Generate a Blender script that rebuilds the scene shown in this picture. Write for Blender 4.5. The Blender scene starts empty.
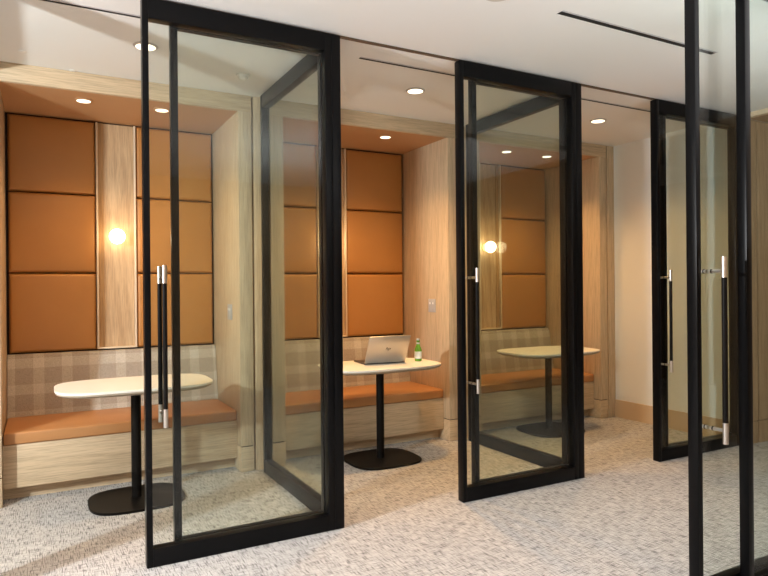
import bpy, bmesh, math, random
from mathutils import Vector, Matrix
random.seed(3)
SC = bpy.context.scene
COL = SC.collection
R = math.radians

# ------------------------------------------------------------------ materials
def new_mat(name):
    m = bpy.data.materials.new(name); m.use_nodes = True
    nt = m.node_tree
    for n in list(nt.nodes): nt.nodes.remove(n)
    out = nt.nodes.new('ShaderNodeOutputMaterial')
    return m, nt, out

def principled(name, color, rough=0.5, metal=0.0, spec=0.5, coat=0.0):
    m, nt, out = new_mat(name)
    b = nt.nodes.new('ShaderNodeBsdfPrincipled')
    b.inputs['Base Color'].default_value = (*color, 1)
    b.inputs['Roughness'].default_value = rough
    b.inputs['Metallic'].default_value = metal
    b.inputs['Specular IOR Level'].default_value = spec
    b.inputs['Coat Weight'].default_value = coat
    nt.links.new(b.outputs[0], out.inputs[0])
    return m, nt, b

def N(nt, t, **kw):
    n = nt.nodes.new(t)
    for k, v in kw.items(): setattr(n, k, v)
    return n

def coords(nt, scale, rot=(0, 0, 0), kind='Position'):
    mp = N(nt, 'ShaderNodeMapping')
    mp.inputs['Scale'].default_value = scale
    mp.inputs['Rotation'].default_value = rot
    if kind == 'Position':
        g = N(nt, 'ShaderNodeNewGeometry'); nt.links.new(g.outputs['Position'], mp.inputs[0])
    else:
        g = N(nt, 'ShaderNodeTexCoord'); nt.links.new(g.outputs['Object'], mp.inputs[0])
    return mp

def noise(nt, src, scale=1, detail=3, rough=0.6, dist=0):
    n = N(nt, 'ShaderNodeTexNoise')
    n.inputs['Scale'].default_value = scale; n.inputs['Detail'].default_value = detail
    n.inputs['Roughness'].default_value = rough; n.inputs['Distortion'].default_value = dist
    nt.links.new(src.outputs[0], n.inputs['Vector'])
    return n

def ramp(nt, src, stops, out='Fac'):
    r = N(nt, 'ShaderNodeValToRGB')
    e = r.color_ramp.elements
    while len(e) > 1: e.remove(e[-1])
    e[0].position, e[0].color = stops[0][0], (*stops[0][1], 1)
    for p, c in stops[1:]:
        x = e.new(p); x.color = (*c, 1)
    nt.links.new(src.outputs[out], r.inputs[0])
    return r

def mix(nt, a, b, fac, mode='MIX'):
    m = N(nt, 'ShaderNodeMix', data_type='RGBA', blend_type=mode)
    for s, v in ((0, fac), (6, a), (7, b)):
        if isinstance(v, (int, float)): m.inputs[s].default_value = v
        elif isinstance(v, tuple): m.inputs[s].default_value = (*v, 1)
        else: nt.links.new(v, m.inputs[s])
    return m.outputs[2]

def bump(nt, b, h, strength, dist=0.002):
    n = N(nt, 'ShaderNodeBump')
    n.inputs['Strength'].default_value = strength; n.inputs['Distance'].default_value = dist
    nt.links.new(h, n.inputs['Height']); nt.links.new(n.outputs[0], b.inputs['Normal'])

def G3(v): return (v, v, v)

def wood(name, axis, light=(0.64, 0.485, 0.325), dark=(0.565, 0.415, 0.268), rough=0.45):
    m, nt, b = principled(name, light, rough, spec=0.35)
    def sc(a, c): return tuple(a if i == axis else c for i in range(3))
    big = noise(nt, coords(nt, sc(0.9, 7)), 1, 3, 0.55, 1.2)
    fine = noise(nt, coords(nt, sc(5, 170)), 1, 3, 0.7)
    cath = N(nt, 'ShaderNodeTexWave', wave_type='BANDS', bands_direction='DIAGONAL')
    cath.inputs['Scale'].default_value = 1.0; cath.inputs['Distortion'].default_value = 7
    cath.inputs['Detail'].default_value = 3; cath.inputs['Detail Scale'].default_value = 0.7
    nt.links.new(coords(nt, sc(0.7, 9)).outputs[0], cath.inputs['Vector'])
    c1 = ramp(nt, big, [(0.3, dark), (0.62, light)])
    c2 = mix(nt, c1.outputs[0], ramp(nt, cath, [(0.1, tuple(v * 0.82 for v in dark)), (0.5, light)]).outputs[0], 0.18)
    c3 = mix(nt, c2, ramp(nt, fine, [(0.34, G3(0.62)), (0.56, G3(1.0))]).outputs[0], 0.75, 'MULTIPLY')
    nt.links.new(c3, b.inputs['Base Color'])
    bump(nt, b, fine.outputs['Fac'], 0.12)
    return m

WX, WY, WZ = wood('oak_grain_across', 0), wood('oak_grain_deep', 1), wood('oak_grain_upright', 2)
WSTRIP = wood('oak_plank_warm', 2, (0.62, 0.43, 0.26), (0.40, 0.245, 0.13))
WREVEAL = wood('oak_reveal', 2, (0.47, 0.28, 0.13), (0.34, 0.19, 0.08))
WEDGE = principled('oak_edge', (0.74, 0.60, 0.44), 0.5, spec=0.3)[0]
WDARK = wood('walnut_toned_oak', 2, (0.36, 0.235, 0.13), (0.26, 0.16, 0.085))
WPASS = wood('passage_oak', 2, (0.54, 0.385, 0.24), (0.45, 0.31, 0.185))
BASEB = principled('baseboard_oak', (0.60, 0.44, 0.295), 0.5, spec=0.3)[0]

def leather(name, c, dark):
    m, nt, b = principled(name, c, 0.42, spec=0.4)
    v = N(nt, 'ShaderNodeTexVoronoi'); v.inputs['Scale'].default_value = 420
    nt.links.new(coords(nt, (1, 1, 1)).outputs[0], v.inputs['Vector'])
    n = noise(nt, coords(nt, (3, 3, 3)), 1, 4)
    nt.links.new(ramp(nt, n, [(0.3, dark), (0.7, c)]).outputs[0], b.inputs['Base Color'])
    bump(nt, b, v.outputs['Distance'], 0.15, 0.001)
    return m
LEATHER = leather('cognac_leather', (0.46, 0.205, 0.056), (0.425, 0.187, 0.05))
SEATLEATHER = leather('seat_leather', (0.47, 0.22, 0.085), (0.44, 0.20, 0.075))

def plaid():
    m, nt, b = principled('plaid_wool', (0.5, 0.42, 0.34), 0.9, spec=0.15)
    g = N(nt, 'ShaderNodeNewGeometry'); s = N(nt, 'ShaderNodeSeparateXYZ'); nt.links.new(g.outputs['Position'], s.inputs[0])
    def band(sock, period, off, duty):
        a = N(nt, 'ShaderNodeMath', operation='MULTIPLY_ADD'); a.inputs[1].default_value = 1 / period; a.inputs[2].default_value = off
        nt.links.new(sock, a.inputs[0])
        f = N(nt, 'ShaderNodeMath', operation='FRACT'); nt.links.new(a.outputs[0], f.inputs[0])
        c = N(nt, 'ShaderNodeMath', operation='LESS_THAN'); c.inputs[1].default_value = duty; nt.links.new(f.outputs[0], c.inputs[0])
        return c.outputs[0]
    bx = band(s.outputs[0], 0.1875, 0.93, 0.62); bz = band(s.outputs[2], 0.1875, 0.43, 0.62)
    ad = N(nt, 'ShaderNodeMath', operation='ADD'); nt.links.new(bx, ad.inputs[0]); nt.links.new(bz, ad.inputs[1])
    hv = N(nt, 'ShaderNodeMath', operation='MULTIPLY'); hv.inputs[1].default_value = 0.5; nt.links.new(ad.outputs[0], hv.inputs[0])
    base = ramp(nt, hv, [(0.0, (0.58, 0.52, 0.45)), (0.5, (0.49, 0.425, 0.355)), (1.0, (0.40, 0.335, 0.275))], out=0)
    fl = noise(nt, coords(nt, (240, 240, 240)), 1, 2, 0.6)
    c = mix(nt, base.outputs[0], ramp(nt, fl, [(0.36, G3(0.55)), (0.6, G3(1.12))]).outputs[0], 0.65, 'MULTIPLY')
    nt.links.new(c, b.inputs['Base Color'])
    bump(nt, b, fl.outputs['Fac'], 0.4, 0.002)
    return m
PLAID = plaid()

def carpet():
    m, nt, b = principled('woven_carpet', (0.5, 0.45, 0.4), 0.95, spec=0.1)
    a = noise(nt, coords(nt, (15, 190, 1)), 1, 1, 0.5)
    c = noise(nt, coords(nt, (190, 15, 1)), 1, 1, 0.5)
    fine = noise(nt, coords(nt, (260, 260, 1)), 1, 2, 0.6)
    blot = noise(nt, coords(nt, (9, 9, 1)), 1, 3, 0.6)
    base = ramp(nt, fine, [(0.32, (0.37, 0.345, 0.325)), (0.6, (0.585, 0.555, 0.53))]).outputs[0]
    k1 = mix(nt, base, ramp(nt, a, [(0.33, G3(0.34)), (0.49, G3(1.0)), (0.66, G3(1.08))]).outputs[0], 0.72, 'MULTIPLY')
    k2 = mix(nt, k1, ramp(nt, c, [(0.33, G3(0.3)), (0.49, G3(1.0)), (0.66, G3(1.08))]).outputs[0], 0.8, 'MULTIPLY')
    k3 = mix(nt, k2, ramp(nt, blot, [(0.35, (0.84, 0.84, 0.85)), (0.65, (1.0, 1.0, 1.0))]).outputs[0], 0.6, 'MULTIPLY')
    nt.links.new(k3, b.inputs['Base Color'])
    bump(nt, b, fine.outputs['Fac'], 0.5, 0.004)
    return m
CARPET = carpet()

def paint(name, c, rough=0.85):
    m, nt, b = principled(name, c, rough, spec=0.2)
    n = noise(nt, coords(nt, (60, 60, 60)), 1, 3)
    bump(nt, b, n.outputs['Fac'], 0.04, 0.001)
    return m
CEIL = paint('ceiling_paint', (0.78, 0.76, 0.735))
WALLP = paint('wall_paint', (0.80, 0.80, 0.80))
SOFFIT = paint('tan_soffit', (0.50, 0.28, 0.14), 0.6)
CORE = principled('dark_gap', (0.035, 0.022, 0.014), 0.9)[0]
FRAME = principled('black_frame', (0.004, 0.004, 0.0045), 0.28, spec=0.12)[0]
BLACK = principled('black_powder_coat', (0.006, 0.005, 0.0045), 0.4, spec=0.12)[0]
CHROME = principled('brushed_steel', (0.72, 0.70, 0.67), 0.28, 1.0)[0]
BRASS = principled('brass', (0.75, 0.52, 0.22), 0.3, 1.0)[0]
TOP = principled('white_laminate', (0.80, 0.765, 0.70), 0.4, spec=0.4)[0]
TOPEDGE = principled('table_edge', (0.42, 0.35, 0.27), 0.5)[0]
WHITE = principled('white_plastic', (0.8, 0.79, 0.76), 0.4)[0]
RING = principled('downlight_ring', (0.45, 0.42, 0.39), 0.5)[0]
PLATE = principled('grey_plate', (0.46, 0.45, 0.46), 0.35)[0]
LED = principled('white_button', (0.92, 0.92, 0.9), 0.3)[0]
ALU = principled('silver_aluminium', (0.52, 0.475, 0.44), 0.4, 0.85)[0]
DECK = principled('dark_deck', (0.10, 0.08, 0.07), 0.4, 0.5)[0]
DARKKEY = principled('dark_keys', (0.03, 0.027, 0.026), 0.5)[0]
LOGO = principled('dark_chrome_logo', (0.07, 0.06, 0.055), 0.25, 0.8)[0]
BRONZE = principled('bronze_track', (0.13, 0.085, 0.055), 0.4, 0.5)[0]
SLOTM = principled('black_slot', (0.012, 0.012, 0.012), 0.7)[0]
PAPER = principled('pale_blue_label', (0.62, 0.72, 0.80), 0.6)[0]
PAPERW = principled('label_white', (0.85, 0.86, 0.86), 0.6)[0]
CAP = principled('bottle_cap', (0.62, 0.60, 0.62), 0.35, 0.8)[0]

def emis(name, c, s):
    m, nt, out = new_mat(name)
    e = N(nt, 'ShaderNodeEmission'); e.inputs[0].default_value = (*c, 1); e.inputs[1].default_value = s
    nt.links.new(e.outputs[0], out.inputs[0]); return m
GLOBE = emis('lit_opal_globe', (1, 0.74, 0.45), 11)
LENS = emis('lit_lens', (1, 0.84, 0.62), 2.2)

def glass2():
    # thin sheet: Schlick reflectance from the facing angle, so no false total reflection at the back face
    m, nt, out = new_mat('clear_glass')
    t = N(nt, 'ShaderNodeBsdfTransparent'); t.inputs[0].default_value = (0.928, 0.957, 0.944, 1)
    g = N(nt, 'ShaderNodeBsdfGlossy'); g.inputs['Roughness'].default_value = 0.0
    lw = N(nt, 'ShaderNodeLayerWeight'); lw.inputs['Blend'].default_value = 0.5
    p = N(nt, 'ShaderNodeMath', operation='POWER'); p.inputs[1].default_value = 5
    a = N(nt, 'ShaderNodeMath', operation='MULTIPLY_ADD'); a.inputs[1].default_value = 0.976; a.inputs[2].default_value = 0.024
    nt.links.new(lw.outputs['Facing'], p.inputs[0]); nt.links.new(p.outputs[0], a.inputs[0])
    x = N(nt, 'ShaderNodeMixShader')
    nt.links.new(a.outputs[0], x.inputs[0]); nt.links.new(t.outputs[0], x.inputs[1]); nt.links.new(g.outputs[0], x.inputs[2])
    nt.links.new(x.outputs[0], out.inputs[0]); return m
GLASS = glass2()
def bottleglass():
    m, nt, b = principled('green_bottle_glass', (0.22, 0.58, 0.07), 0.08)
    b.inputs['Transmission Weight'].default_value = 0.55
    b.inputs['IOR'].default_value = 1.3
    return m
BOTTLE = bottleglass()

# ------------------------------------------------------------------ mesh helpers
def box(bm, x0, x1, y0, y1, z0, z1, bev=0.0, seg=2):
    t = bmesh.new()
    bmesh.ops.create_cube(t, size=1)
    for v in t.verts:
        v.co = Vector(((x0 + x1) / 2 + v.co.x * (x1 - x0), (y0 + y1) / 2 + v.co.y * (y1 - y0), (z0 + z1) / 2 + v.co.z * (z1 - z0)))
    if bev > 0:
        bmesh.ops.bevel(t, geom=list(t.edges), offset=bev, segments=seg, profile=0.5, affect='EDGES')
    merge(bm, t); return bm

def merge(bm, t):
    me = bpy.data.meshes.new('tmp'); t.to_mesh(me); t.free(); bm.from_mesh(me); bpy.data.meshes.remove(me)

def cyl(bm, p0, p1, r, seg=24, r2=None):
    p0, p1 = Vector(p0), Vector(p1); d = p1 - p0
    M = Matrix.Translation((p0 + p1) / 2) @ d.to_track_quat('Z', 'Y').to_matrix().to_4x4()
    bmesh.ops.create_cone(bm, cap_ends=True, segments=seg, radius1=r, radius2=r if r2 is None else r2, depth=d.length, matrix=M)
    return bm

def lathe(bm, c, prof, seg=32):
    cx, cy, cz = c; rings = []
    for r, z in prof:
        rings.append([bm.verts.new((cx + r * math.cos(2 * math.pi * i / seg), cy + r * math.sin(2 * math.pi * i / seg), cz + z)) for i in range(seg)])
    for a, b in zip(rings, rings[1:]):
        for i in range(seg):
            bm.faces.new((a[i], a[(i + 1) % seg], b[(i + 1) % seg], b[i]))
    bm.faces.new(list(reversed(rings[0]))); bm.faces.new(rings[-1])
    return bm

def superslab(bm, cx, cy, a, b, n, prof, seg=96):
    """rounded-rectangle slab; prof = [(inset, z), ...] from the bottom up"""
    rings = []
    for ins, z in prof:
        ring = []
        for i in range(seg):
            t = 2 * math.pi * i / seg; c, s = math.cos(t), math.sin(t)
            ring.append(bm.verts.new((cx + (a - ins) * math.copysign(abs(c) ** (2 / n), c), cy + (b - ins) * math.copysign(abs(s) ** (2 / n), s), z)))
        rings.append(ring)
    for p, q in zip(rings, rings[1:]):
        for i in range(seg):
            bm.faces.new((p[i], p[(i + 1) % seg], q[(i + 1) % seg], q[i]))
    bm.faces.new(list(reversed(rings[0]))); bm.faces.new(rings[-1])
    return bm

def pad(bm, x0, x1, z0, z1, yback, depth, edge=0.024, nx=26, nz=26):
    """upholstered panel facing -Y, edges rolled, face gently domed"""
    def prof(t, L):
        d = min(t, 1 - t) * L
        if d >= edge: return 1.0
        k = 1 - d / edge
        return math.sqrt(max(0.0, 1 - k * k))
    def sp(n, L):
        e = [edge * (1 - math.cos(i / 5 * math.pi / 2)) / L for i in range(6)]
        mid = [edge / L + (1 - 2 * edge / L) * i / n for i in range(1, n)]
        return e + mid + [1 - v for v in reversed(e)]
    us, vs = sp(nx // 3, x1 - x0), sp(nz // 3, z1 - z0)
    g = []
    for u in us:
        row = []
        for v in vs:
            h = min(prof(u, x1 - x0), prof(v, z1 - z0))
            dome = 0.004 * (1 - (2 * u - 1) ** 2) * (1 - (2 * v - 1) ** 2)
            row.append(bm.verts.new((x0 + u * (x1 - x0), yback - 0.012 - (depth - 0.012) * h - dome, z0 + v * (z1 - z0))))
        g.append(row)
    for i in range(len(us) - 1):
        for j in range(len(vs) - 1):
            bm.faces.new((g[i][j], g[i + 1][j], g[i + 1][j + 1], g[i][j + 1]))
    loop = [r[0] for r in g] + g[-1][1:] + [r[-1] for r in reversed(g[:-1])] + list(reversed(g[0][1:-1]))
    bk = [bm.verts.new((v.co.x, yback, v.co.z)) for v in loop]
    n = len(loop)
    for i in range(n):
        bm.faces.new((loop[(i + 1) % n], loop[i], bk[i], bk[(i + 1) % n]))
    bm.faces.new(bk)
    return bm

ORG = {}
def empty(name, loc, label, cat, group=None):
    o = bpy.data.objects.new(name, None); COL.objects.link(o)
    o.location = loc; o.empty_display_size = 0.1
    ORG[o.name] = Vector(loc)
    o['label'] = label; o['category'] = cat
    if group: o['group'] = group
    return o

def obj(name, bm, mat, parent=None, smooth=35, label=None, origin=None, xform=None):
    bmesh.ops.recalc_face_normals(bm, faces=bm.faces)
    if xform is not None: bmesh.ops.transform(bm, matrix=xform, verts=bm.verts)
    org = ORG[parent.name] if parent is not None else Vector(origin or (0, 0, 0))
    for v in bm.verts: v.co -= org
    me = bpy.data.meshes.new(name); bm.to_mesh(me); bm.free()
    me.materials.append(mat)
    if smooth:
        for p in me.polygons: p.use_smooth = True
        me.set_sharp_from_angle(angle=R(smooth))
    o = bpy.data.objects.new(name, me); COL.objects.link(o)
    if parent is not None: o.parent = parent
    else: o.location = org
    ORG[o.name] = org
    if label: o['label'] = label
    return o

def tag(o, label, cat, group=None):
    o['label'] = label; o['category'] = cat
    if group: o['group'] = group
    return o

def struct(name, bm, mat, smooth=0):
    o = obj(name, bm, mat, None, smooth); o['kind'] = 'structure'; return o

def copy_tree(o, dx, label, parent=None):
    c = o.copy(); COL.objects.link(c)
    if parent is not None: c.parent = parent
    else:
        c.location = Vector(o.location) + Vector(dx); c['label'] = label
    for ch in list(o.children): copy_tree(ch, dx, label, c)
    return c

def B(*a, **k): return box(bmesh.new(), *a, **k)

# ------------------------------------------------------------------ dimensions (m)
EYE = 1.35575
P = 1.8564                    # booth pitch along the corridor
BL, BR = -0.227, 1.2826       # inner faces of the left booth
VF = 3.24                     # front of the sliding doors
VA, VW = 4.5966, 5.404        # booth opening, booth back
H, HC = 2.7765, 2.79          # door height, ceiling
HS = 2.668                    # booth soffit
G = 0.19                      # plinth height
UE = 5.2082                   # end wall
WORD = ['left', 'middle', 'right']

# ------------------------------------------------------------------ setting
struct('floor', B(-3.6, 8.0, -1.8, 5.6, -0.05, 0.0), CARPET)
struct('ceiling', B(-3.6, 8.0, -1.8, 5.6, HC, HC + 0.08), CEIL)
struct('wall_back', B(-3.6, UE + 0.12, VW, VW + 0.12, 0, HC), CORE)
struct('wall_left', B(-3.72, -3.6, -1.8, 5.6, 0, HC), WDARK)
struct('wall_near', B(-3.6, 8.0, -1.92, -1.8, 0, HC), WPASS)
struct('wall_end', B(UE, UE + 0.12, 3.36, VW, 0, HC), WALLP)
struct('baseboard_end', B(UE - 0.014, UE, 3.365, VA + 0.002, 0, 0.178, bev=0.002), BASEB)
# the wood lined passage beyond the end of the corridor
pw = bmesh.new()
box(pw, UE, 5.372, 3.22, 3.355, G, HC - 0.04); box(pw, UE, 5.372, 3.22, 3.355, 0, G - 0.008)
box(pw, 5.394, 7.9, 3.22, 3.355, G, HC - 0.04); box(pw, 5.394, 7.9, 3.22, 3.355, 0, G - 0.008)
struct('wall_passage', pw, WPASS)
struct('wall_passage_core', B(UE + 0.01, 7.9, 3.235, 3.35, 0, HC - 0.041), CORE)
struct('wall_passage_end', B(7.9, 8.0, 0.2, 3.4, 0, HC), WDARK)
struct('wall_right', B(UE, UE + 0.12, -1.8, 1.62, 0, HC), WDARK)
struct('trim_passage', B(UE - 0.002, UE + 0.05, 1.62, 3.22, HC - 0.04, HC - 0.0005), WEDGE)
struct('ceiling_passage', B(UE + 0.051, 7.9, 1.62, 3.22, HC - 0.035, HC - 0.001), WDARK)
struct('trim_track', B(-3.5, UE - 0.002, VF + 0.026, VF + 0.044, H + 0.002, HC - 0.0005), BRONZE)
struct('trim_near_track', B(2.40, UE - 0.002, 1.625, 1.735, H + 0.002, HC - 0.0005), BRONZE)

# ------------------------------------------------------------------ booths
def surround(k):
    dx = k * P; L, Rr = BL + dx, BR + dx
    t = empty('booth_surround', ((L + Rr) / 2, VA, 0),
              ['pale oak portal framing the left booth alcove', 'pale oak portal framing the middle booth alcove, behind the laptop table',
               'pale oak portal framing the right booth alcove next to the white end wall'][k], 'booth frame', 'oak portals of the booth alcoves')
    obj('header', B(L - 0.1, Rr + 0.1, VA, VA + 0.03, HS, HC - 0.001, bev=0.0015), WX, t)
    for a, b, edge in ((L - 0.1, L, L), (Rr, Rr + 0.1, Rr)):
        obj('side_panel', B(a, b, VA, VW - 0.001, G, HS - 0.0005, bev=0.0015), WZ, t)
        obj('plinth', B(a, b, VA, VW - 0.001, 0.0005, G - 0.008, bev=0.0015), WX, t)
        obj('plinth_gap', B(a + 0.008, b - 0.008, VA + 0.008, VW - 0.002, G - 0.009, G + 0.001), CORE, t, 0)
    obj('soffit', B(L + 0.0005, Rr - 0.0005, VA + 0.031, VW - 0.001, HS - 0.001, HS + 0.04), SOFFIT, t, 0)
for k in range(3): surround(k)
for k in range(-1, 3):
    x0 = BR + 0.115 + k * P; x1 = BL - 0.115 + (k + 1) * P
    if k == 2: x1 = UE - 0.001
    o = obj('divider_strip', B(x0, x1, VA + 0.001, VW - 0.002, 0.0005, HC - 0.001, bev=0.0015), WZ)
    tag(o, {-1: 'pale oak strip beside the left edge of the left booth', 0: 'upright oak strip between the left and middle booths',
            1: 'upright oak strip between the middle and right booths', 2: 'narrow upright oak strip against the white end wall'}[k], 'wall panel', 'oak strips between the booths')

# leather panels, three high on each side of the oak strip
SS = (0.0, -0.012, -0.038)      # the oak strips do not sit at quite the same place in every booth
ROWS = [(2.092, 2.656, 'top'), (1.490, 2.085, 'middle'), (0.896, 1.483, 'bottom')]
for k in range(3):
    dx = k * P
    for s, (a, b) in enumerate(((BL + 0.016, 0.374 + SS[k]), (0.6675 + SS[k], BR - 0.012))):
        for z0, z1, rn in ROWS:
            o = obj('leather_panel', pad(bmesh.new(), a + dx, b + dx, z0, z1, VW - 0.001, 0.047), LEATHER, None, 50, origin=((a + b) / 2 + dx, VW, z0))
            tag(o, '%s tan leather wall panel %s the oak strip in the %s booth' % (rn, ('left of', 'right of')[s], WORD[k]), 'wall panel', 'tan leather wall panels')
    dx = dx + SS[k]
    t = empty('oak_wall_panel', (0.53 + dx, VW, 0.9), 'upright oak panel between leather pads behind the globe lamp, %s booth' % WORD[k], 'wall panel', 'oak panels behind the globe lamps')
    if k != 1:
        xs = (0.3925, 0.432) if k == 0 else (0.613, 0.6505)
        obj('side_plank', B(xs[0] + dx, xs[1] + dx, VW - 0.030, VW - 0.0225, 0.912, 2.655), WREVEAL, t, 0, label='darker oak strip along the edge')
    obj('plank', B(0.392 + dx, 0.651 + dx, VW - 0.022, VW - 0.001, 0.912, 2.655), WSTRIP, t, 0)
    for a, b in ((0.377, 0.391), (0.652, 0.665)):
        obj('edge_strip', B(a + dx, b + dx, VW - 0.056, VW - 0.001, 0.898, 2.655, bev=0.001), WEDGE, t)
    obj('sill', B(0.3915 + dx, 0.6515 + dx, VW - 0.056, VW - 0.001, 0.898, 0.911, bev=0.001), WEDGE, t)

# globe wall lamps
for k in range(3):
    dx = k * P; gx, gz = 0.520 + dx + (0, -0.035, -0.085)[k], 1.770; gy = 5.292
    t = empty('globe_wall_lamp', (gx, VW - 0.023, gz), 'lit opal globe lamp on the oak panel in the %s booth' % WORD[k], 'wall lamp', 'globe lamps on the oak panels')
    bm = bmesh.new(); cyl(bm, (gx, VW - 0.0225, gz), (gx, VW - 0.034, gz), 0.042, 40); obj('backplate', bm, BRASS, t)
    bm = bmesh.new(); cyl(bm, (gx, VW - 0.034, gz), (gx, gy + 0.05, gz), 0.017, 24); obj('arm', bm, BRASS, t)
    bm = bmesh.new(); bmesh.ops.create_uvsphere(bm, u_segments=40, v_segments=24, radius=0.058, matrix=Matrix.Translation((gx, gy, gz))); obj('globe', bm, GLOBE, t, 180)

# benches
for k in range(3):
    dx = k * P; L, Rr = BL + dx + 0.001, BR + dx - 0.001
    t = empty('bench', ((L + Rr) / 2, 4.7, 0), ['oak bench with tan leather seat and plaid back in the left booth', 'oak bench with tan leather seat and plaid back behind the laptop table',
              'oak bench with tan leather seat and plaid back in the right booth'][k], 'bench', 'oak booth benches')
    obj('base', B(L, Rr, 4.69, 5.25, 0.09, 0.366, bev=0.0015), WX, t)
    obj('toe_kick', B(L, Rr, 4.775, 5.2, 0.0005, 0.0895), WX, t, 0)
    obj('seat_cushion', B(L + 0.003, Rr - 0.003, 4.680, 5.262, 0.3675, 0.446, bev=0.013, seg=4), SEATLEATHER, t, 60)
    bm = bmesh.new()
    pr = [(5.2625, 0.380), (5.400, 0.380), (5.400, 0.886), (5.352, 0.886), (5.338, 0.880), (5.332, 0.868), (5.2625, 0.447)]
    A = [bm.verts.new((L + 0.003, y, z)) for y, z in pr]; Bv = [bm.verts.new((Rr - 0.003, y, z)) for y, z in pr]
    n = len(pr)
    for i in range(n): bm.faces.new((A[i], A[(i + 1) % n], Bv[(i + 1) % n], Bv[i]))
    bm.faces.new(A); bm.faces.new(list(reversed(Bv)))
    obj('backrest', bm, PLAID, t, 40)

# tables
TXY = [(0.532, 4.372), (2.344, 4.402), (4.190, 4.49)]
for k in range(3):
    tx, ty = TXY[k]
    t = empty('pedestal_table', (tx, ty, 0), ['white pedestal table with nothing on it, left booth', 'white pedestal table carrying the laptop and green bottle',
              'white pedestal table seen through the glass of the right booth'][k], 'table', 'white pedestal tables')
    bm = superslab(bmesh.new(), tx, ty, 0.470, 0.322, 3.6, [(0.001, 0.7385), (0.0, 0.7395), (0.0, 0.7505), (0.0015, 0.752)])
    obj('tabletop', bm, TOP, t, 30)
    bm = superslab(bmesh.new(), tx, ty, 0.466, 0.318, 3.6, [(0.03, 0.715), (0.0, 0.7305), (0.0, 0.7383)])
    obj('edge_band', bm, TOPEDGE, t, 30)
    bm = bmesh.new(); cyl(bm, (tx, ty, 0.016), (tx, ty, 0.7148), 0.031, 32)
    obj('column', bm, BLACK, t)
    bm = superslab(bmesh.new(), tx, ty - 0.02, 0.288, 0.262, 3.2, [(0.002, 0.0008), (0.0, 0.003), (0.0, 0.013), (0.004, 0.016)])
    obj('base_plate', bm, BLACK, t, 30)

# ------------------------------------------------------------------ laptop and bottle
hl, hr = Vector((2.206, 4.398, 0.753)), Vector((2.552, 4.361, 0.753))
ax = (hr - hl).normalized(); back = Vector((0, 0, 1)).cross(ax)     # away from the camera
LM = Matrix((( ax.x, back.x, 0, hl.x), (ax.y, back.y, 0, hl.y), (0, 0, 1, hl.z), (0, 0, 0, 1)))
WID = (hr - hl).length
lap = empty('laptop', tuple(hl), 'open silver laptop on the white table in the middle booth, its lid to the camera', 'laptop')
obj('deck', B(0, WID, 0, 0.25, 0, 0.013, bev=0.004), DECK, lap, xform=LM)
obj('keyboard', B(0.02, WID - 0.02, 0.03, 0.145, 0.013, 0.0145), DARKKEY, lap, 0, xform=LM)
TILT = Matrix.Translation((0, 0, 0.010)) @ Matrix.Rotation(R(62 - 90), 4, 'X').inverted()
LID = LM @ TILT
lid = obj('screen_lid', B(0, WID, -0.004, 0.004, 0.0, 0.245, bev=0.0035), ALU, lap, xform=LID)
obj('screen', B(0.008, WID - 0.008, 0.004, 0.0048, 0.012, 0.238), DARKKEY, lid, 0, xform=LID)
bm = bmesh.new(); cyl(bm, (0.02, 0.002, 0.0), (WID - 0.02, 0.002, 0.0), 0.006, 16); obj('hinge', bm, DARKKEY, lap, xform=LID)
fc = bpy.data.curves.new('mark', 'FONT'); fc.body = 'hp'; fc.size = 0.042; fc.shear = 0.25; fc.extrude = 0.0006; fc.align_x = 'CENTER'; fc.align_y = 'CENTER'
fo = bpy.data.objects.new('mark_curve', fc); COL.objects.link(fo)
bpy.context.view_layer.update()
me = bpy.data.meshes.new_from_object(fo.evaluated_get(bpy.context.evaluated_depsgraph_get()))
bpy.data.objects.remove(fo)
bm = bmesh.new(); bm.from_mesh(me); bpy.data.meshes.remove(me)
obj('logo', bm, LOGO, lid, 0, xform=LID @ Matrix.Translation((WID * 0.5, -0.0048, 0.132)) @ Matrix.Rotation(R(90), 4, 'X'))

bx, by, bz = 2.694, 4.392, 0.7525
bt = empty('water_bottle', (bx, by, bz), 'small green glass bottle with pale label on the table right of the laptop', 'bottle')
obj('body', lathe(bmesh.new(), (bx, by, bz), [(0.022, 0), (0.028, 0.003), (0.0295, 0.010), (0.0295, 0.085), (0.028, 0.097), (0.022, 0.114), (0.0145, 0.131), (0.0125, 0.140), (0.0125, 0.160), (0.0135, 0.162), (0.0135, 0.170)]), BOTTLE, bt, 60)
lb = obj('paper_label', lathe(bmesh.new(), (bx, by, bz), [(0.0296, 0.022), (0.0302, 0.0225), (0.0302, 0.0795), (0.0296, 0.080)]), PAPER, bt, 40)
obj('label_band', lathe(bmesh.new(), (bx, by, bz), [(0.0302, 0.030), (0.0305, 0.0305), (0.0305, 0.038), (0.0302, 0.0385)]), PAPERW, lb, 40)
obj('neck_label', lathe(bmesh.new(), (bx, by, bz), [(0.0127, 0.140), (0.0132, 0.1405), (0.0132, 0.152), (0.0127, 0.1525)]), PAPER, bt, 40)
obj('cap', lathe(bmesh.new(), (bx, by, bz), [(0.0152, 0.1702), (0.0156, 0.172), (0.0142, 0.182), (0.011, 0.1835)]), CAP, bt, 40)

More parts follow.
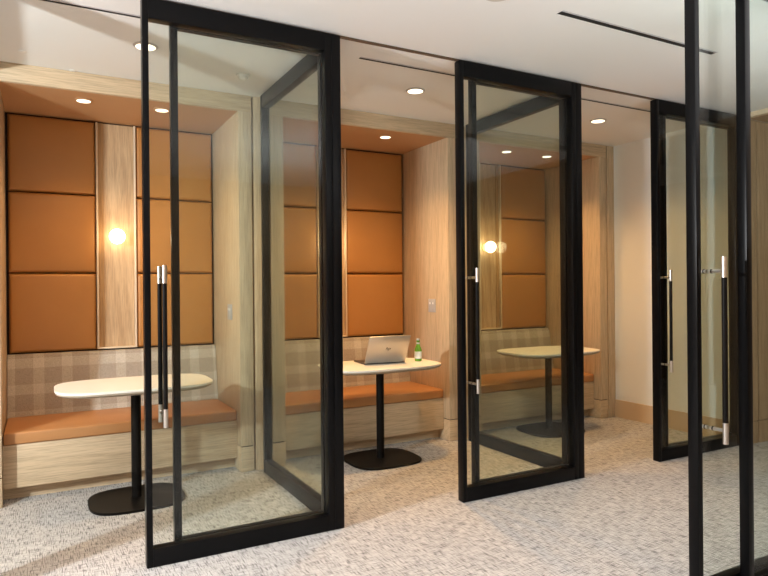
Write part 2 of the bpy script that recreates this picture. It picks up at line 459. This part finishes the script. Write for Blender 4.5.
# ------------------------------------------------------------------ wall plates
for k in (0, 1):
    x = BR + k * P; y = 4.862; z = 1.176 if k == 0 else 1.186
    t = empty('switch_plate', (x, y, z), 'grey two button switch plate on the oak side wall of the %s booth' % WORD[k], 'switch', 'grey switch plates')
    obj('plate', B(x - 0.007, x - 0.0005, y - 0.058, y + 0.058, z - 0.060, z + 0.060, bev=0.002), PLATE, t)
    for s in (-1, 1):
        yc = y + s * 0.024
        r_ = obj('rocker', B(x - 0.0095, x - 0.0072, yc - 0.018, yc + 0.018, z - 0.045, z + 0.045, bev=0.0008), PLATE, t)
        obj('button', B(x - 0.0105, x - 0.0097, yc - 0.009, yc + 0.009, z + 0.012, z + 0.030), LED, r_, 0)

# ------------------------------------------------------------------ glazing
def pane_box(x0, x1, y0, y1, z0, z1): return B(x0, x1, y0, y1, z0, z1)

def frame_x(t, x0, x1, y0, y1, sl, sr, z0=0.002, z1=H, rail=0.098):
    """framed sheet parallel to the corridor"""
    yc = (y0 + y1) / 2
    obj('stile', B(x0, x0 + sl, y0, y1, z0, z1, bev=0.0015), FRAME, t)
    obj('stile', B(x1 - sr, x1, y0, y1, z0, z1, bev=0.0015), FRAME, t)
    obj('rail', B(x0 + sl, x1 - sr, y0, y1, z1 - rail, z1, bev=0.0015), FRAME, t)
    obj('rail', B(x0 + sl, x1 - sr, y0, y1, z0, z0 + 0.088, bev=0.0015), FRAME, t)
    obj('glass_pane', B(x0 + sl - 0.004, x1 - sr + 0.004, yc - 0.005, yc + 0.005, z0 + 0.084, z1 - rail + 0.004), GLASS, t, 0)

def pull(t, x, yc, sgn):
    """one bar of the back-to-back pull handle, standing off the glass"""
    yb = yc + sgn * 0.074
    bm = bmesh.new(); cyl(bm, (x, yb, 0.7755), (x, yb, 1.3845), 0.0112, 28)
    h = obj('handle', bm, BLACK, t)
    for z0, z1 in ((0.686, 0.775), (1.385, 1.472)):
        bm = bmesh.new(); cyl(bm, (x, yb, z0), (x, yb, z1), 0.0117, 28); obj('end_cap', bm, CHROME, h, label='brushed steel end of the handle')
    for z in (0.742, 1.412):
        bm = bmesh.new(); cyl(bm, (x, yc + sgn * 0.0055, z), (x, yb - sgn * 0.0105, z), 0.0078, 20); obj('standoff', bm, CHROME, h, label='steel standoff')
        bm = bmesh.new(); cyl(bm, (x, yc + sgn * 0.016, z), (x, yc + sgn * 0.021, z), 0.0092, 20); obj('washer', bm, BLACK, h)

def sliding_door(x0, x1, y0, label, hx, th=0.058):
    t = empty('sliding_glass_door', ((x0 + x1) / 2, y0 + th / 2, 0), label, 'glass door', 'black framed sliding glass doors')
    frame_x(t, x0, x1, y0, y0 + th, 0.029, 0.038)
    pull(t, x0 + hx, y0 + th / 2, -1); pull(t, x0 + hx, y0 + th / 2, 1)
    return t
DX = 0.441; DS = (-0.003, 0.014, -0.014)
door_labels = ['tall black framed sliding glass door in front of the left booth', 'black framed sliding glass door between the laptop table and the right booth',
               'farthest sliding glass door, standing open against the end wall']
for k in range(3):
    sliding_door(DX + DS[k] + k * P, 1.436 + (0, 0.006, 0)[k] + k * P, VF, door_labels[k], 0.086)
sliding_door(2.4055, 3.40, 1.694, 'nearest sliding glass door at the right edge of the picture, cut by the frame', 0.108, 0.048)

def fixed_panel(x0, x1, y0, label):
    t = empty('fixed_glass_panel', ((x0 + x1) / 2, y0 + 0.02, 0), label, 'glass panel', 'black framed fixed glass panels')
    frame_x(t, x0, x1, y0, y0 + 0.042, 0.036, 0.034)
for k in range(3):
    fixed_panel(0.580 + (0, 0.014, 0)[k] + k * P, (1.429 + k * P) if k < 2 else UE - 0.002, VF + 0.064,
                ['fixed glass panel behind the sliding door of the left booth', 'fixed glass panel behind the sliding door right of the laptop table',
                 'fixed glass panel meeting the white end wall'][k])
fixed_panel(2.645, 3.5, 1.628, 'nearest fixed glass panel, its black post at the far right of the picture')

def divider(k):
    x = 1.430 + k * P
    t = empty('glass_divider', (x + 0.028, 3.9, 0), {-1: 'glass divider on the left side of the left booth', 0: 'glass divider between the left and middle booths',
              1: 'glass divider between the middle and right booths'}[k], 'glass panel', 'glass dividers between the booths')
    y0, y1 = VF + 0.108, 4.528
    obj('post', B(x + 0.008 + (0.006 if k > 0 else 0), x + 0.061 + 0.006 * k, VF, VF + 0.107, 0.002, H, bev=0.0015), FRAME, t)
    obj('stile', B(x, x + 0.055, y0, y0 + 0.045, 0.002, H, bev=0.0015), FRAME, t)
    obj('stile', B(x, x + 0.055, y1 - 0.04, y1, 0.002, H, bev=0.0015), FRAME, t)
    obj('rail', B(x, x + 0.055, y0 + 0.045, y1 - 0.04, H - 0.098, H, bev=0.0015), FRAME, t)
    obj('rail', B(x, x + 0.055, y0 + 0.045, y1 - 0.04, 0.002, 0.098, bev=0.0015), FRAME, t)
    obj('glass_pane', B(x + 0.022, x + 0.032, y0 + 0.041, y1 - 0.036, 0.094, H - 0.094), GLASS, t, 0)
for k in (-1, 0, 1): divider(k)

# ------------------------------------------------------------------ ceiling fittings
LIGHTS = []
def ring_light(name, x, y, z, r, label, group, lens=None):
    t = empty(name, (x, y, z), label, 'ceiling light', group)
    obj('trim_ring', lathe(bmesh.new(), (x, y, z), [(r + 0.012, -0.0005), (r + 0.012, -0.003), (r, -0.008), (r - 0.002, -0.008), (r - 0.004, -0.0005)], 40), RING if z > HS + 0.05 else SOFFIT, t, 40)
    bm = bmesh.new(); cyl(bm, (x, y, z - 0.004), (x, y, z - 0.0088), r - 0.002, 40); obj('lens', bm, lens or LENS, t)
    return t
def spot(x, y, z, w, col, size=100, blend=0.7, rad=0.04):
    l = bpy.data.lights.new('spot_light', 'SPOT'); l.energy = w; l.color = col; l.spot_size = R(size); l.spot_blend = blend; l.shadow_soft_size = rad
    o = bpy.data.objects.new('spot_light', l); COL.objects.link(o); o.location = (x, y, z)
WARM = (1.0, 0.60, 0.25)
for k in range(3):
    dx = k * P
    for s, x in enumerate((0.266, 0.782)):
        ring_light('recessed_downlight', x + dx, 4.813, HS - 0.001, 0.047, '%s recessed downlight in the tan soffit of the %s booth' % (('left', 'right')[s], WORD[k]), 'soffit downlights')
        spot(x + dx, 4.813, HS - 0.02, (20, 23, 30)[k], WARM, 112, 0.8)
    ring_light('ceiling_downlight', 0.550 + dx, 3.930, HC - 0.0005, 0.058, 'round downlight in the white ceiling in front of the %s booth' % WORD[k], 'ceiling downlights')
    spot(0.550 + dx, 3.930, HC - 0.02, (20, 115, 52)[k], (1.0, 0.56, 0.20), 130, 0.8)
ring_light('ceiling_downlight', 1.985, 2.455, HC - 0.0005, 0.058, 'unlit round ceiling fitting in the corridor at the top edge of the picture', 'corridor ceiling fittings', principled('beige_cover', (0.55, 0.49, 0.42), 0.6)[0])

def diffuser(x0, x1, y, label, hw=0.012):
    t = empty('linear_diffuser', ((x0 + x1) / 2, y, HC), label, 'air vent', 'linear slot diffusers')
    obj('slot', B(x0, x1, y - hw, y + hw, HC - 0.002, HC - 0.0005), SLOTM, t, 0)
    for yy in (y - hw - 0.010, y + hw): obj('flange', B(x0, x1, yy, yy + 0.010, HC - 0.003, HC - 0.0005), PLATE if yy < y else WHITE, t, 0)
for k in range(3):
    diffuser(-0.10 + k * P, 1.20 + k * P, 3.53, 'thin black slot diffuser in the ceiling in front of the %s booth' % WORD[k])
diffuser(2.40, 3.68, 2.465, 'long black slot diffuser in the corridor ceiling at the upper right', 0.017)
for i, (x, y) in enumerate(((-0.091, 4.349), (0.189, 4.58))):
    t = empty('sprinkler_head', (x, y, HC), ('small white sprinkler cover at the upper left of the ceiling', 'small white sprinkler cover above the left end of the oak header')[i], 'sprinkler', 'sprinkler covers')
    obj('cover', lathe(bmesh.new(), (x, y, HC), [(0.022, -0.0005), (0.022, -0.003), (0.019, -0.005)], 28), WHITE, t)
x, y = 1.20, 4.17
t = empty('ceiling_sensor', (x, y, HC), 'small white round sensor on the ceiling behind the glass of the left booth', 'sensor')
obj('base_ring', lathe(bmesh.new(), (x, y, HC), [(0.045, -0.0005), (0.045, -0.010), (0.040, -0.014)], 32), WHITE, t)
obj('dome', lathe(bmesh.new(), (x, y, HC), [(0.034, -0.0142), (0.032, -0.024), (0.022, -0.033), (0.008, -0.037)], 32), WHITE, t, 60)

# ------------------------------------------------------------------ light
def point(x, y, z, w, col, rad):
    l = bpy.data.lights.new('lamp_light', 'POINT'); l.energy = w; l.color = col; l.shadow_soft_size = rad
    o = bpy.data.objects.new('lamp_light', l); COL.objects.link(o); o.location = (x, y, z)
def area(x, y, z, w, col, sx, sy, rot=(0, 0, 0)):
    l = bpy.data.lights.new('added_uplight', 'AREA'); l.energy = w; l.color = col; l.shape = 'RECTANGLE'; l.size = sx; l.size_y = sy
    o = bpy.data.objects.new('added_uplight', l); COL.objects.link(o); o.location = (x, y, z); o.rotation_euler = rot
COOL = (0.94, 0.97, 1.0)
point(-2.2, 2.3, 2.0, 410, COOL, 0.07)
for x, e in ((0.13, 20), (1.3, 50), (3.2, 75)):
    spot(x, 2.45 if x < 3 else 1.9, HC - 0.02, e, COOL, 76, 1.0, 0.06)  # added corridor fill, not tied to any ceiling fitting
spot(1.2, 0.3, HC - 0.02, 40, COOL, 150, 0.9, 0.06)  # added fill over the camera side, no fitting belongs to it
area(3.0, 0.6, 1.5, 60, COOL, 2.4, 1.0, (math.pi, 0, 0))  # added upward wash that brightens the ceiling
spot(6.4, 2.4, HC - 0.06, 30, (1.0, 0.75, 0.5), 140, 0.9, 0.06)  # added spot to lift the passage wood, no lamp known there

w = bpy.data.worlds.new('room_air'); SC.world = w; w.use_nodes = True
w.node_tree.nodes['Background'].inputs[0].default_value = (0.9, 0.8, 0.7, 1)
w.node_tree.nodes['Background'].inputs[1].default_value = 0.3

# ------------------------------------------------------------------ camera
f, yaw, pit, rol = 631.196, R(28.4799), R(-0.0562), R(0.5138)
fwd = Vector((math.sin(yaw) * math.cos(pit), math.cos(yaw) * math.cos(pit), math.sin(pit)))
r0 = Vector((math.cos(yaw), -math.sin(yaw), 0)); u0 = r0.cross(fwd)
rt = math.cos(rol) * r0 - math.sin(rol) * u0
up = math.sin(rol) * r0 + math.cos(rol) * u0
cd = bpy.data.cameras.new('camera'); cam = bpy.data.objects.new('camera', cd); COL.objects.link(cam)
cd.sensor_fit = 'HORIZONTAL'; cd.sensor_width = 36; cd.lens = f / 768 * 36; cd.clip_start = 0.02
bk = -fwd
cam.matrix_world = Matrix(((rt.x, up.x, bk.x, 0), (rt.y, up.y, bk.y, 0), (rt.z, up.z, bk.z, EYE), (0, 0, 0, 1)))
SC.camera = cam

SC.view_settings.view_transform = 'Standard'; SC.view_settings.look = 'None'
SC.view_settings.exposure = 0.44; SC.view_settings.gamma = 1
SC.view_settings.use_curve_mapping = False
SC.cycles.transparent_max_bounces = 40
SC.cycles.max_bounces = 10; SC.cycles.diffuse_bounces = 6; SC.cycles.glossy_bounces = 5
SC.cycles.sample_clamp_indirect = 6
SC.cycles.use_denoising = True
